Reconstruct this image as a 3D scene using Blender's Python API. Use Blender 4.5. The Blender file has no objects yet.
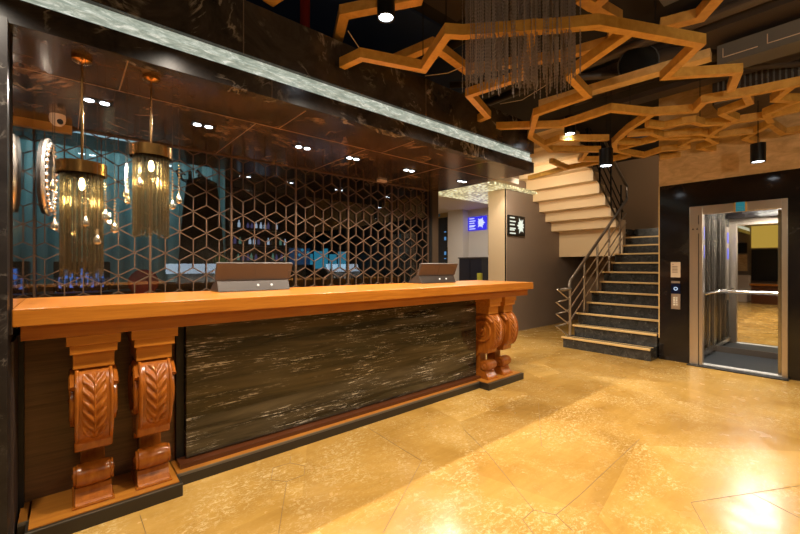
import bpy, math, random
from mathutils import Vector, Matrix
random.seed(7)
S = bpy.context.scene
COL = S.collection
PI = math.pi
# ------------------------------------------------------------------ camera
FX, FY, FPX, HZ, CAMZ = 0.65, 0.76, 390.0, 265.0, 1.325
_n = math.hypot(FX, FY); FX /= _n; FY /= _n
cam_d = bpy.data.cameras.new('camera'); cam = bpy.data.objects.new('camera', cam_d); COL.objects.link(cam)
cam.location = (0, 0, CAMZ)
cam.rotation_euler = (PI/2, 0, math.atan2(FY, FX) - PI/2)
cam_d.sensor_width = 36; cam_d.lens = 36*FPX/800; cam_d.shift_y = (HZ-267)/800; cam_d.clip_start = .02
S.camera = cam
# ------------------------------------------------------------------ world / exposure
w = bpy.data.worlds.new('world'); S.world = w; w.use_nodes = True
w.node_tree.nodes['Background'].inputs[0].default_value = (1, .8, .6, 1)
w.node_tree.nodes['Background'].inputs[1].default_value = .02
S.view_settings.view_transform = 'Standard'; S.view_settings.look = 'None'
S.view_settings.gamma = 1; S.view_settings.use_curve_mapping = False
S.view_settings.exposure = 0.2
# ------------------------------------------------------------------ room lights and added fills
def area(name, loc, rot, sx, sy, power, color, spread=PI):
    d = bpy.data.lights.new(name, 'AREA'); d.shape = 'RECTANGLE'; d.size = sx; d.size_y = sy
    d.energy = power; d.color = color; d.spread = spread
    o = bpy.data.objects.new(name, d); COL.objects.link(o); o.location = loc; o.rotation_euler = rot
    return o
def spot(name, loc, power, color, angle=110, blend=.5, size=.03, aim=None):
    d = bpy.data.lights.new(name, 'SPOT'); d.energy = power; d.color = color
    d.spot_size = math.radians(angle); d.spot_blend = blend; d.shadow_soft_size = size
    o = bpy.data.objects.new(name, d); COL.objects.link(o); o.location = loc
    if aim:
        o.rotation_euler = (Vector(aim)-Vector(loc)).to_track_quat('-Z', 'Y').to_euler()
    return o
WARM = (1, .85, .64); WW = (1, .88, .72); COOL = (.85, .92, 1)
# added lobby fill spots without lamp bodies, behind and beside the camera
for (X, Y, p) in ((-2.4, -2.2, 60), (-2.4, .6, 90), (-.6, -2.2, 40), (-.6, -.4, 40), (1.2, -2.6, 90), (1.4, -.6, 110),
                  (3.2, -2.4, 150), (3.2, -.3, 200), (4.9, -2.4, 110), (5.0, -.1, 150)):
    spot('lobby_fill_spot', (X, Y, 2.77), p*.46, WARM, 150, .6, .10, (X, Y, 0))
# row of spots over the counter front (their cylinders are built below / out of frame)
for X in (-.35, .55, 1.5, 2.45, 3.4):
    spot('counter_spot', (X, 1.89, 2.80), 95, WW, 120, .5, .035, (X, 2.10, 0))
# soffit downlights over the counter
for X in (-.03, .82, 1.65, 2.35, 3.05, 3.7):
    spot('soffit_spot', (X, 3.38, 2.415), 85, WW, 150, .5, .02, (X, 3.1, 0))
# stairs, corridor, back office
spot('stair_spot', (6.15, 3.75, 2.9), 30, WARM, 150, .5, .08, (8.0, 3.8, 1.8))
spot('stair_spot', (5.2, 3.3, 2.70), 90, WARM, 150, .6, .08, (6.5, 3.6, .5))
spot('stair_spot', (8.0, 2.5, 3.7), 26, WARM, 150, .6, .08, (9.9, 2.6, 2.2))  # added to brighten the stair end wall, has no lamp body
spot('uplight_fill', (1.2, -1.8, 2.1), 110, WARM, 75, .8, .10, (6.36, .6, 3.05))  # added upward fill for the upper lift wall, unseen and without a lamp
spot('uplight_fill', (-.6, -1.2, 2.0), 40, WARM, 95, .9, .10, (3.0, 2.4, 3.0))  # second added fill, aimed up at timber bars and fascia
area('corridor_light', (6.6, 5.9, 2.8), (0, 0, 0), 1.6, .8, 60, (1, .93, .84))
area('curtain_light', (-.1, 5.35, 2.7), (math.radians(60), 0, 0), 3.2, .12, 13, (.80, .95, 1))
area('lift_light', (7.0, .93, 2.28), (0, 0, 0), .4, .5, 34, (1, .96, .9))

# ------------------------------------------------------------------ coordinate helper (image pixel -> world on a plane)
def ray(u, v):
    r = (u-400)/FPX; d = (v-HZ)/FPX
    return FX+FY*r, FY-FX*r, -d
def atZ(u, v, Z):
    a, b, c = ray(u, v); t = (Z-CAMZ)/c
    return a*t, b*t
# ------------------------------------------------------------------ materials
def M(name, color, rough=.5, metal=0, spec=.5, emit=None, es=0, coat=0):
    m = bpy.data.materials.new(name); m.use_nodes = True
    b = m.node_tree.nodes['Principled BSDF']
    b.inputs['Base Color'].default_value = (*color, 1); b.inputs['Roughness'].default_value = rough
    b.inputs['Metallic'].default_value = metal; b.inputs['Specular IOR Level'].default_value = spec
    b.inputs['Coat Weight'].default_value = coat; b.inputs['Coat Roughness'].default_value = .08
    if emit: b.inputs['Emission Color'].default_value = (*emit, 1); b.inputs['Emission Strength'].default_value = es
    return m
def N(m, t, **kw):
    n = m.node_tree.nodes.new(t)
    for k, v in kw.items(): setattr(n, k, v)
    return n
def L(m, a, b): m.node_tree.links.new(a, b)
def coords(m, scale=(1, 1, 1), rot=(0, 0, 0), world=True):
    mp = N(m, 'ShaderNodeMapping'); mp.inputs['Scale'].default_value = scale; mp.inputs['Rotation'].default_value = rot
    if world:
        g = N(m, 'ShaderNodeNewGeometry'); L(m, g.outputs['Position'], mp.inputs['Vector'])
    else:
        g = N(m, 'ShaderNodeTexCoord'); L(m, g.outputs['Object'], mp.inputs['Vector'])
    return mp.outputs[0]
def noise(m, vec, scale, detail=6, rough=.6, dist=0):
    n = N(m, 'ShaderNodeTexNoise'); n.inputs['Scale'].default_value = scale; n.inputs['Detail'].default_value = detail
    n.inputs['Roughness'].default_value = rough; n.inputs['Distortion'].default_value = dist
    L(m, vec, n.inputs['Vector']); return n.outputs['Fac']
def ramp(m, fac, stops):
    r = N(m, 'ShaderNodeValToRGB'); e = r.color_ramp.elements
    while len(e) < len(stops): e.new(.5)
    for k, (p, c) in enumerate(stops): e[k].position = p; e[k].color = (*c, 1) if len(c) == 3 else c
    L(m, fac, r.inputs['Fac']); return r.outputs['Color']
def mix(m, fac, a, b, mode='MIX'):
    x = N(m, 'ShaderNodeMix', data_type='RGBA', blend_type=mode)
    if isinstance(fac, (int, float)): x.inputs[0].default_value = fac
    else: L(m, fac, x.inputs[0])
    for k, s in ((6, a), (7, b)):
        if isinstance(s, tuple): x.inputs[k].default_value = (*s, 1)
        else: L(m, s, x.inputs[k])
    return x.outputs[2]
def base(m, c): L(m, c, m.node_tree.nodes['Principled BSDF'].inputs['Base Color'])
def bump(m, h, s=.2, d=.01):
    b = N(m, 'ShaderNodeBump'); b.inputs['Strength'].default_value = s; b.inputs['Distance'].default_value = d
    L(m, h, b.inputs['Height']); L(m, b.outputs[0], m.node_tree.nodes['Principled BSDF'].inputs['Normal'])
def veins(m, vec, scale, dist, width, stops=None):
    n = noise(m, vec, scale, 8, .62, dist)
    return ramp(m, n, [(.5-width, (0, 0, 0)), (.5, (1, 1, 1)), (.5+width, (0, 0, 0))])
def marble(name, dark, mid, vein, rough=.12, scale=1.6, spec=.6, vamt=.55, stretch=(1, 1, 1), vw=.018):
    m = M(name, dark, rough, 0, spec)
    v = coords(m, stretch)
    b = ramp(m, noise(m, v, scale, 9, .68, 1.2), [(.33, dark), (.52, tuple(.5*(a+b) for a, b in zip(dark, mid))), (.68, mid)])
    ve = veins(m, v, scale*.8, 1.6, vw)
    msk = ramp(m, noise(m, v, scale*1.7, 3), [(.5, (0, 0, 0)), (.66, (1, 1, 1))])
    f = mix(m, 1.0, ve, msk, 'MULTIPLY'); f2 = mix(m, 1.0, f, (vamt, vamt, vamt), 'MULTIPLY')
    base(m, mix(m, f2, b, vein)); return m
def wood(name, c1, c2, stretch=(.6, 8, 14), rough=.3, coat=.2, world=True, rot=(0, 0, 0), sc=3):
    m = M(name, c1, rough, 0, .4, coat=coat)
    v = coords(m, stretch, rot, world)
    n = noise(m, v, sc, 7, .6, .4)
    base(m, ramp(m, n, [(.3, c1), (.5, tuple(.5*(a+b) for a, b in zip(c1, c2))), (.7, c2)]))
    return m
m_fascia = marble('dark marble', (.014, .012, .012), (.075, .062, .056), (.42, .37, .33), .24, 2.2, .45, .9, vw=.026)
m_soffit = marble('brown marble', (.012, .009, .008), (.105, .060, .034), (.42, .28, .17), .16, 1.6, .4, .7, vw=.03)
m_wallmarble = marble('near black marble', (.006, .005, .005), (.016, .012, .011), (.10, .09, .085), .12, 1.1, .5, .35, vw=.008)
m_jamb = marble('dark speckled marble', (.010, .008, .008), (.032, .026, .023), (.26, .23, .2), .3, 5, .3, .6)
m_stair = marble('black green marble', (.016, .016, .015), (.07, .065, .058), (.34, .32, .29), .22, 9, .5, .5)
m_panel = M('striped black marble', (.02, .02, .02), .12, 0, .5)
_v = coords(m_panel, (.7, 4, 11), (0, math.radians(-2), 0))
_b = ramp(m_panel, noise(m_panel, _v, 1.2, 8, .6, .6), [(.38, (.008, .007, .005)), (.66, (.085, .062, .032))])
_v2 = coords(m_panel, (2.6, 4, 48), (0, math.radians(-2), 0))
_w = ramp(m_panel, noise(m_panel, _v2, 2.0, 9, .72, .8), [(.55, (0, 0, 0)), (.61, (1, 1, 1))])
_k = ramp(m_panel, noise(m_panel, coords(m_panel, (.8, 1, 3.2)), 2.2, 4), [(.47, (0, 0, 0)), (.60, (1, 1, 1))])
_sp = ramp(m_panel, noise(m_panel, coords(m_panel, (14, 14, 26)), 3, 4), [(.42, (.2, .2, .2)), (.54, (1, 1, 1))])
base(m_panel, mix(m_panel, mix(m_panel, 1., mix(m_panel, 1., _w, _k, 'MULTIPLY'), _sp, 'MULTIPLY'), _b, (.80, .72, .58)))
# travertine floor
m_floor = M('golden travertine', (.6, .4, .15), .2, 0, .5)
_v = coords(m_floor, (1, 1, 1), (0, 0, .5))
_c = ramp(m_floor, noise(m_floor, _v, 1.1, 7, .6, .8), [(.3, (.38, .205, .040)), (.5, (.52, .30, .07)), (.72, (.66, .41, .12))])
_p = ramp(m_floor, noise(m_floor, coords(m_floor, (1, 1.5, 1), (0, 0, .3)), 30, 10, .8, .9), [(.50, (0, 0, 0)), (.60, (1, 1, 1))])
_q = ramp(m_floor, noise(m_floor, _v, 1.7, 4, .6, 1.0), [(.42, (.06, .06, .06)), (.58, (.8, .8, .8))])
_c2 = mix(m_floor, mix(m_floor, 1., _p, _q, 'MULTIPLY'), _c, (.80, .62, .32))
_vo = N(m_floor, 'ShaderNodeTexVoronoi'); _vo.inputs['Scale'].default_value = .75; L(m_floor, _v, _vo.inputs['Vector'])
_hs = N(m_floor, 'ShaderNodeSeparateColor'); L(m_floor, _vo.outputs['Color'], _hs.inputs[0])
_tint = ramp(m_floor, _hs.outputs[0], [(0, (.74, .70, .62)), (.5, (.92, .9, .86)), (1, (1.0, 1.0, 1.0))])
_st = ramp(m_floor, noise(m_floor, coords(m_floor, (1, 7, 1), (0, 0, -.5)), 3, 7, .6, .5), [(.3, (.88, .86, .8)), (.6, (1, 1, 1))])
base(m_floor, mix(m_floor, .8, mix(m_floor, 1., _c2, _tint, 'MULTIPLY'), _st, 'MULTIPLY'))
_r = ramp(m_floor, noise(m_floor, _v, 6, 5), [(.3, (.14, .14, .14)), (.7, (.3, .3, .3))])
L(m_floor, _r, m_floor.node_tree.nodes['Principled BSDF'].inputs['Roughness'])
m_joint = M('joint line', (.20, .12, .05), .6)
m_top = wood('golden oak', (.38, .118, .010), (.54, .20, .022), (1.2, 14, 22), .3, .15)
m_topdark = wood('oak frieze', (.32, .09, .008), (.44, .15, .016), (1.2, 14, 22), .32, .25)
m_carve = M('carved wood', (.34, .10, .02), .24, 0, .4, coat=.2)
base(m_carve, ramp(m_carve, noise(m_carve, coords(m_carve, (6, 6, 1.5), world=False), 6, 5), [(.3, (.26, .066, .006)), (.7, (.40, .12, .012))]))
m_bay = wood('brown veneer', (.11, .050, .020), (.23, .11, .042), (1.0, 10, 24), .35, .15)
m_basetop = wood('base oak', (.36, .12, .014), (.48, .19, .025), (1.2, 12, 12), .3, .2)
m_plinth = M('dark bronze plinth', (.035, .028, .02), .3, .3, .5)
m_plinthedge = M('plinth edge', (.15, .13, .10), .3, .3)
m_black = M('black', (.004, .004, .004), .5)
m_blackmetal = M('black metal', (.012, .012, .013), .35, .4)
m_redwood = M('red wood skirting', (.09, .024, .006), .35, coat=.2)
m_bar = wood('lattice timber', (.52, .26, .045), (.70, .40, .09), (5, 5, 5), .45, .1)
m_barB = wood('lattice timber far', (.50, .25, .055), (.68, .38, .10), (5, 5, 5), .45, .1)
m_brass = M('brass', (.55, .30, .09), .22, 1)
m_copper = M('copper lattice', (.115, .062, .032), .45, .3)
m_steel = M('brushed steel', (.42, .39, .35), .25, 1)
m_steel_dark = M('dark steel', (.28, .23, .19), .35, .8)
m_steel_warm = M('warm steel', (.60, .51, .42), .3, .9)
m_chrome = M('chrome', (.75, .74, .72), .12, 1)
m_taupe = M('taupe plaster', (.25, .19, .15), .6)
m_stairwall = M('brown plaster', (.34, .21, .115), .7)
m_beige = M('beige plaster', (.80, .60, .36), .6)
m_column = M('column plaster', (.74, .57, .38), .6)
m_white = M('white plaster', (.62, .56, .50), .6)
m_ceil = M('dark ceiling', (.020, .015, .014), .8)
m_navy = M('navy glow paint', (.02, .04, .12), .8)
m_duct = M('brown duct', (.075, .056, .047), .45, .2)
m_ductgrey = M('grey duct', (.17, .165, .16), .45, .2)
m_beam = M('dark steel beam', (.045, .034, .03), .4, .3)
m_red = M('red pipe', (.28, .02, .01), .4)
m_crystalw = M('beige stone', (.55, .36, .18), .5)
base(m_crystalw, ramp(m_crystalw, noise(m_crystalw, coords(m_crystalw, (1, 1.2, 3)), 5, 7, .65, .6), [(.3, (.50, .31, .14)), (.7, (.80, .56, .30))]))
m_nosing = M('gold nosing', (.72, .48, .20), .35, .1)
m_silver = M('silver beads', (.72, .68, .64), .25, .9)
m_camwhite = M('white plastic', (.75, .60, .48), .4)
m_pos = M('taupe metal casing', (.06, .048, .04), .42, .3)
m_posdark = M('dark casing', (.035, .03, .028), .35)
m_screen = M('pale screen', (.1, .1, .12), .3, emit=(.50, .58, .68), es=3.2)
m_teal = M('teal curtain', (.2, .4, .4), .8)
_wv = N(m_teal, 'ShaderNodeTexWave'); _wv.inputs['Scale'].default_value = 2.2; _wv.inputs['Distortion'].default_value = 1.5
L(m_teal, coords(m_teal), _wv.inputs['Vector'])
base(m_teal, ramp(m_teal, _wv.outputs['Fac'], [(0, (.14, .32, .34)), (1, (.26, .48, .50))]))
m_cove = M('light strip', (.5, .7, .8), .5, emit=(.55, .85, 1), es=.9)
def emis(name, c, s): return M(name, (0, 0, 0), .5, emit=c, es=s)
m_bulb = emis('bulb', (1, .92, .6), 22)
m_spotlens = emis('spot lens', (.86, .93, 1), 14)
m_lightpanel = emis('lift light', (1, .96, .9), 4)
m_blue = emis('blue screen', (.035, .03, .75), .9)
m_bluetxt = emis('blue screen text', (.55, .6, 1), 1.1)
m_wtxt = emis('white sign text', (.85, .9, .75), .9)
m_cyan = emis('cyan screen', (.04, .32, .50), .8)
m_bluelit = emis('blue lit glass', (.10, .25, .85), .8)
m_yel = emis('yellow lit panel', (.75, .48, .08), .55)
m_tealsign = M('teal sign', (.01, .16, .22), .4, emit=(.01, .22, .32), es=.35)
m_ledblue = emis('blue display', (.10, .14, 1.0), 1.0)
m_paper = M('cream paper', (.62, .48, .34), .6)
m_dkleaf = M('dark green leaf', (.06, .12, .04), .5)
m_strand = M('ball chain', (.36, .31, .29), .4, .3)
def glassy(name, tint, gloss, fac, rough=.02):
    m = bpy.data.materials.new(name); m.use_nodes = True; nt = m.node_tree; nt.nodes.clear()
    o = nt.nodes.new('ShaderNodeOutputMaterial'); t = nt.nodes.new('ShaderNodeBsdfTransparent'); t.inputs[0].default_value = (*tint, 1)
    g = nt.nodes.new('ShaderNodeBsdfGlossy'); g.inputs[0].default_value = (*gloss, 1); g.inputs['Roughness'].default_value = rough
    x = nt.nodes.new('ShaderNodeMixShader'); x.inputs[0].default_value = fac
    nt.links.new(t.outputs[0], x.inputs[1]); nt.links.new(g.outputs[0], x.inputs[2]); nt.links.new(x.outputs[0], o.inputs[0])
    return m
m_pane = glassy('smoked pane', (.70, .74, .74), (.9, .95, 1), .10)
m_liftglass = glassy('lift glass', (.88, .88, .87), (1, .95, .9), .2, .04)
m_smoke = glassy('amber smoke glass rod', (.89, .85, .75), (.55, .50, .40), .20, .3)
m_clear = glassy('clear crystal', (.9, .9, .86), (1, .97, .88), .6, .2)
m_mirror = M('lift mirror', (.85, .84, .80), .015, 1)
m_dmirror = M('bronze mirror wall', (.42, .36, .32), .03, 1)
# lit crystal band
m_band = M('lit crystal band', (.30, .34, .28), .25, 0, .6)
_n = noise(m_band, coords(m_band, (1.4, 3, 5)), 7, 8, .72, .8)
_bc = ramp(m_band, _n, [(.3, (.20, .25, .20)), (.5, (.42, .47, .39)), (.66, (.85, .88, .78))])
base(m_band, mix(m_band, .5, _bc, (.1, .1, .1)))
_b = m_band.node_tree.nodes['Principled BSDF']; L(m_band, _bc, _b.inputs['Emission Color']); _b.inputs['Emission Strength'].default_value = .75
m_crysceil = M('crystal ceiling', (.3, .3, .2), .3)
_vo = N(m_crysceil, 'ShaderNodeTexVoronoi'); _vo.inputs['Scale'].default_value = 13; L(m_crysceil, coords(m_crysceil), _vo.inputs['Vector'])
_bc = ramp(m_crysceil, _vo.outputs['Distance'], [(0, (1.0, .98, .75)), (.35, (.42, .38, .2)), (.7, (.10, .08, .04))])
_b = m_crysceil.node_tree.nodes['Principled BSDF']; L(m_crysceil, _bc, _b.inputs['Emission Color']); _b.inputs['Emission Strength'].default_value = 1.5

# ------------------------------------------------------------------ mesh helpers
class MB:
    def __init__(s): s.v = []; s.f = []
    def poly(s, pts): n = len(s.v); s.v += [tuple(p) for p in pts]; s.f.append(tuple(range(n, n+len(pts)))); return s
    def box(s, x0, x1, y0, y1, z0, z1, M4=None):
        n = len(s.v)
        P = [(x, y, z) for z in (z0, z1) for x, y in ((x0, y0), (x1, y0), (x1, y1), (x0, y1))]
        if M4: P = [tuple(M4 @ Vector(p)) for p in P]
        s.v += P
        s.f += [tuple(n+i for i in q) for q in ((3, 2, 1, 0), (4, 5, 6, 7), (0, 1, 5, 4), (1, 2, 6, 5), (2, 3, 7, 6), (3, 0, 4, 7))]
        return s
    def prism(s, pts, axis, a, b):
        """extrude a closed 2D outline along axis; pts in the other two coordinates"""
        n = len(s.v); k = len(pts)
        for q in (a, b):
            for p in pts:
                s.v.append((q, p[0], p[1]) if axis == 'x' else (p[0], q, p[1]) if axis == 'y' else (p[0], p[1], q))
        s.f.append(tuple(range(n, n+k))); s.f.append(tuple(range(n+2*k-1, n+k-1, -1)))
        for i in range(k): j = (i+1) % k; s.f.append((n+j, n+i, n+k+i, n+k+j))
        return s
    def tube(s, pts, r, seg=8, closed=False, rads=None):
        P = [Vector(p) for p in pts]; k = len(P); n = len(s.v); up = None
        for i, p in enumerate(P):
            a = P[(i-1) % k] if (closed or i > 0) else p; b = P[(i+1) % k] if (closed or i < k-1) else p
            t = (b-a).normalized()
            if up is None: up = Vector((0, 0, 1)) if abs(t.z) < .9 else Vector((1, 0, 0))
            x = t.cross(up); x = x.normalized() if x.length > 1e-6 else t.orthogonal().normalized()
            y = x.cross(t).normalized(); up = y
            R = rads[i] if rads else r
            for q in range(seg):
                a_ = 2*PI*q/seg; s.v.append(tuple(p+x*(math.cos(a_)*R)+y*(math.sin(a_)*R)))
        for i in range(k if closed else k-1):
            j = (i+1) % k
            for q in range(seg): q2 = (q+1) % seg; s.f.append((n+i*seg+q, n+i*seg+q2, n+j*seg+q2, n+j*seg+q))
        if not closed:
            s.f.append(tuple(n+q for q in range(seg-1, -1, -1))); s.f.append(tuple(n+(k-1)*seg+q for q in range(seg)))
        return s
    def lathe(s, prof, c=(0, 0, 0), seg=20, axis='z'):
        n = len(s.v); k = len(prof)
        for r, h in prof:
            for q in range(seg):
                a = 2*PI*q/seg; p = (r*math.cos(a), r*math.sin(a), h)
                if axis == 'x': p = (p[2], p[0], p[1])
                if axis == 'y': p = (p[0], p[2], p[1])
                s.v.append((p[0]+c[0], p[1]+c[1], p[2]+c[2]))
        for i in range(k-1):
            for q in range(seg): q2 = (q+1) % seg; s.f.append((n+i*seg+q, n+i*seg+q2, n+(i+1)*seg+q2, n+(i+1)*seg+q))
        if prof[0][0] > 1e-5: s.f.append(tuple(n+q for q in range(seg-1, -1, -1)))
        if prof[-1][0] > 1e-5: s.f.append(tuple(n+(k-1)*seg+q for q in range(seg)))
        return s
    def path(s, pts, w, z0, z1):
        """flat mitred band along an XY polyline, from z0 to z1"""
        P = [Vector((p[0], p[1])) for p in pts]; k = len(P); Lp = []; Rp = []
        for i in range(k):
            d0 = (P[i]-P[i-1]).normalized() if i > 0 else None
            d1 = (P[i+1]-P[i]).normalized() if i < k-1 else None
            if d0 is None: nrm = Vector((-d1.y, d1.x)); q = 1
            elif d1 is None: nrm = Vector((-d0.y, d0.x)); q = 1
            else:
                n0 = Vector((-d0.y, d0.x)); n1 = Vector((-d1.y, d1.x)); nrm = (n0+n1)
                nrm = nrm.normalized() if nrm.length > 1e-4 else n0
                q = min(1/max(.25, nrm.dot(n0)), 2.6)
            Lp.append(P[i]+nrm*w/2*q); Rp.append(P[i]-nrm*w/2*q)
        n = len(s.v)
        for i in range(k):
            for p, z in ((Lp[i], z0), (Rp[i], z0), (Rp[i], z1), (Lp[i], z1)): s.v.append((p.x, p.y, z))
        for i in range(k-1):
            for q in range(4): q2 = (q+1) % 4; s.f.append((n+i*4+q, n+i*4+q2, n+i*4+4+q2, n+i*4+4+q))
        s.f.append((n+3, n+2, n+1, n)); e = n+(k-1)*4; s.f.append((e, e+1, e+2, e+3))
        return s
    def build(s, name, mat, parent=None, smooth=False, bevel=0, label=None):
        me = bpy.data.meshes.new(name)
        off = Vector(parent['_o']) if parent is not None and '_o' in parent else Vector((0, 0, 0))
        me.from_pydata([tuple(Vector(p)-off) for p in s.v], [], s.f); me.materials.append(mat); me.update()
        import bmesh
        b = bmesh.new(); b.from_mesh(me); bmesh.ops.recalc_face_normals(b, faces=b.faces); b.to_mesh(me); b.free()
        if smooth:
            for p in me.polygons: p.use_smooth = True
            try: me.set_sharp_from_angle(angle=math.radians(40))
            except Exception: pass
        o = bpy.data.objects.new(name, me); COL.objects.link(o)
        if parent is not None: o.parent = parent; o['_o'] = tuple(off)
        else: o['_o'] = (0., 0., 0.)
        if bevel:
            md = o.modifiers.new('bevel', 'BEVEL'); md.width = bevel; md.segments = 2; md.limit_method = 'ANGLE'
        if label: o['label'] = label
        return o
def thing(name, label, cat, loc=(0, 0, 0), group=None):
    o = bpy.data.objects.new(name, None); COL.objects.link(o); o.location = loc; o.empty_display_size = .05
    o['_o'] = tuple(float(c) for c in loc); o['label'] = label; o['category'] = cat
    if group: o['group'] = group
    return o
def tag(o, label, cat, group=None):
    o['label'] = label; o['category'] = cat
    if group: o['group'] = group
    return o
def struct(name, mb, mat, **k):
    o = mb.build(name, mat, None, **k); o['kind'] = 'structure'; return o
def copy_tree(o, loc=None, label=None, parent=None):
    c = o.copy(); COL.objects.link(c)
    if parent is not None: c.parent = parent
    if loc is not None: c.location = loc
    if label: c['label'] = label
    for ch in list(o.children): copy_tree(ch, parent=c)
    return c
def box(*a): return MB().box(*a)

# ------------------------------------------------------------------ STRUCTURE
ZC = 3.75
struct('floor', box(-4.2, 10.2, -4.2, 8.7, -.1, 0), m_floor)
struct('ceiling', box(-4.2, 10.2, -4.2, 8.7, ZC, ZC+.1), m_ceil)
struct('ceiling_glow_panel', box(-.2, 4.2, 2.72, 4.6, ZC-.03, ZC), m_navy)  # navy colour stands in for a blue glow above the fascia
struct('wall_rear', box(-4.3, -4.2, -4.2, 8.7, 0, ZC), m_taupe)
struct('wall_front', box(-4.2, 10.2, -4.3, -4.2, 0, ZC), m_taupe)
jl = [[(286.6, 482.8), (278.5, 534)], [(286.6, 481.5), (271, 480), (273, 468), (290, 463), (305, 466), (304, 475), (286.6, 481.5)],
      [(290, 463), (290.5, 456)], [(368, 427.6), (384, 437.6), (400, 447.7), (421.8, 460.7), (383, 533)],
      [(463.6, 429), (486.6, 452), (533.6, 510), (522.6, 519.8), (534, 534)], [(475, 452), (486.6, 452)], [(538.5, 403), (541.4, 446.3)],
      [(533.6, 510), (555.8, 515), (580, 495), (639.5, 439)], [(555.8, 515), (573, 531)],
      [(691, 502.4), (800, 485.6)], [(691, 502.4), (708.5, 534)], [(752, 493.4), (800, 518)],
      [(140, 515), (146, 534)]]
mb = MB()
for pl in jl: mb.path([atZ(u, v, 0) for u, v in pl], .0026, .0, .001)
struct('trim_1', mb, m_joint)
# soffit and fascia over the counter
FXE = 4.26
struct('soffit', box(-.2, FXE, 2.60, 4.75, 2.43, 2.53), m_soffit)
mb = MB()
mb.box(-.196, FXE, 3.035, 3.042, 2.427, 2.4305)
for X in (.25, 1.30, 2.35, 3.4): mb.box(X, X+.006, 2.56, 3.035, 2.427, 2.4305)
for X in (.07, 1.12, 2.17, 3.22): mb.box(X, X+.006, 3.042, 4.10, 2.427, 2.4305)
struct('trim_2', mb, M('soffit joint', (.30, .19, .10), .4))
struct('fascia_lower', box(-4.0, FXE, 2.51, 2.60, 2.43, 2.55), m_fascia)
struct('fascia_upper', box(-4.0, FXE, 2.51, 2.60, 2.66, 3.0), m_fascia)
struct('fascia_core', box(-4.0, FXE, 2.60, 2.72, 2.53, 3.0), m_fascia)
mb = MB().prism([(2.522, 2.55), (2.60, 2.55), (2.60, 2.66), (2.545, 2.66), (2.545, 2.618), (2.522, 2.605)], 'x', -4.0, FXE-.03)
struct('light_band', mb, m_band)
struct('trim_3', box(.845, .851, 2.507, 2.512, 2.66, 3.0).box(2.45, 2.455, 2.508, 2.512, 2.66, 3.0).box(1.03, 1.035, 2.507, 2.512, 2.43, 2.55), M('fascia joint', (.16, .12, .10), .5))
# left jamb with mirrored inner side
struct('wall_left', box(-.62, -.2, 2.46, 4.75, 0, 2.43), m_jamb)
struct('wall_left_mirror', box(-.2, -.19, 2.56, 4.10, 1.0, 2.43), m_dmirror)
struct('wall_left_side', box(-.2, -.19, 2.60, 2.86, 0, .96), M('brown stone reveal', (.06, .04, .035), .4))
# back office behind the lattice
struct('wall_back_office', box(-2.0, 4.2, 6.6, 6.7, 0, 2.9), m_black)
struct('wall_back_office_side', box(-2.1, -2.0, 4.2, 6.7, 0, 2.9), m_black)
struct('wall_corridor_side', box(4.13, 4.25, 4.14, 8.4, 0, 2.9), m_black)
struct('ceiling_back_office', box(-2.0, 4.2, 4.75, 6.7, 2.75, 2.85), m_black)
# corridor
struct('wall_corridor', box(8.5, 8.6, 4.8, 8.6, 0, 2.9), m_white)
struct('wall_corridor_end', box(4.2, 8.6, 8.5, 8.6, 0, 2.9), m_white)
struct('wall_corridor_pier', box(8.25, 8.5, 7.0, 7.55, 0, 2.85), m_white)
struct('ceiling_corridor', box(4.25, 8.6, 4.8, 8.6, 2.85, 2.95), m_white)
struct('ceiling_corridor_front', box(4.26, 6.5, 4.14, 4.8, 2.85, 2.95), m_white)
struct('wall_column', box(6.44, 6.47, 4.399, 4.80, 0, ZC), m_column)
struct('trim_4', box(6.436, 6.44, 4.385, 4.41, 0, 2.85), m_black)
# stairwell
struct('wall_stair_left', box(6.47, 10.1, 4.4, 4.8, 0, ZC), m_taupe)
struct('wall_stair_end', box(9.9, 10.0, 1.2, 4.4, 0, ZC), m_stairwall)
struct('wall_right_upper', box(6.36, 6.6, -4.2, 1.81, 2.43, ZC), m_crystalw)
struct('wall_stair_right', box(6.6, 9.9, 1.70, 1.81, 0, ZC), m_stairwall)
# lift wall
struct('wall_right', box(6.36, 6.6, 1.448, 1.81, 0, 2.43).box(6.36, 6.6, -4.2, .512, 0, 2.43).box(6.36, 6.6, .512, 1.448, 2.10, 2.43), m_wallmarble)
struct('trim_5', box(6.352, 6.36, 1.80, 1.812, .3, 2.43), m_nosing)

# ------------------------------------------------------------------ STAIRS
st = thing('staircase', 'lower flight of dark marble steps with gold nosings beside the lift wall', 'staircase', (6.07, 1.83, 0))
RUN, RIS = .26, .172
for k in range(11):
    x0 = 6.07+RUN*k; z1 = RIS*(k+1); yl = 3.09 if k % 2 == 0 else 3.03
    x1 = x0+RUN+.03 if k < 10 else 9.89
    s_ = MB().box(x0+.02, x1, 1.83, yl-.02, z1-RIS, z1-.03).build('step', m_stair, st)
    MB().box(x0, x1, 1.83, yl, z1-.03, z1).build('tread', m_stair, s_)
    MB().box(x0-.004, x0+.045, 1.83, yl+.002, z1-.026, z1+.003).build('nosing', m_nosing, s_, bevel=.003)
    if k in (0, 1): MB().box(x0+.12, x0+.135, 1.83, yl, z1, z1+.003).build('grip_strip', m_nosing, s_)
MB().prism([(6.3, 0), (8.9, 1.72), (8.9, 0)], 'y', 1.86, 3.0).build('understructure', m_stair, st)
MB().box(8.70, 9.89, 3.02, 4.39, 1.95, 2.06).build('landing', m_stair, st)
for (a, b, z) in ((9.0, 9.89, 1.9), (9.3, 9.89, 2.06)):
    MB().box(a, b, 1.85, 3.0 if z < 2 else 2.6, z, z+.17).build('landing_step', m_stair, st)
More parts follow.
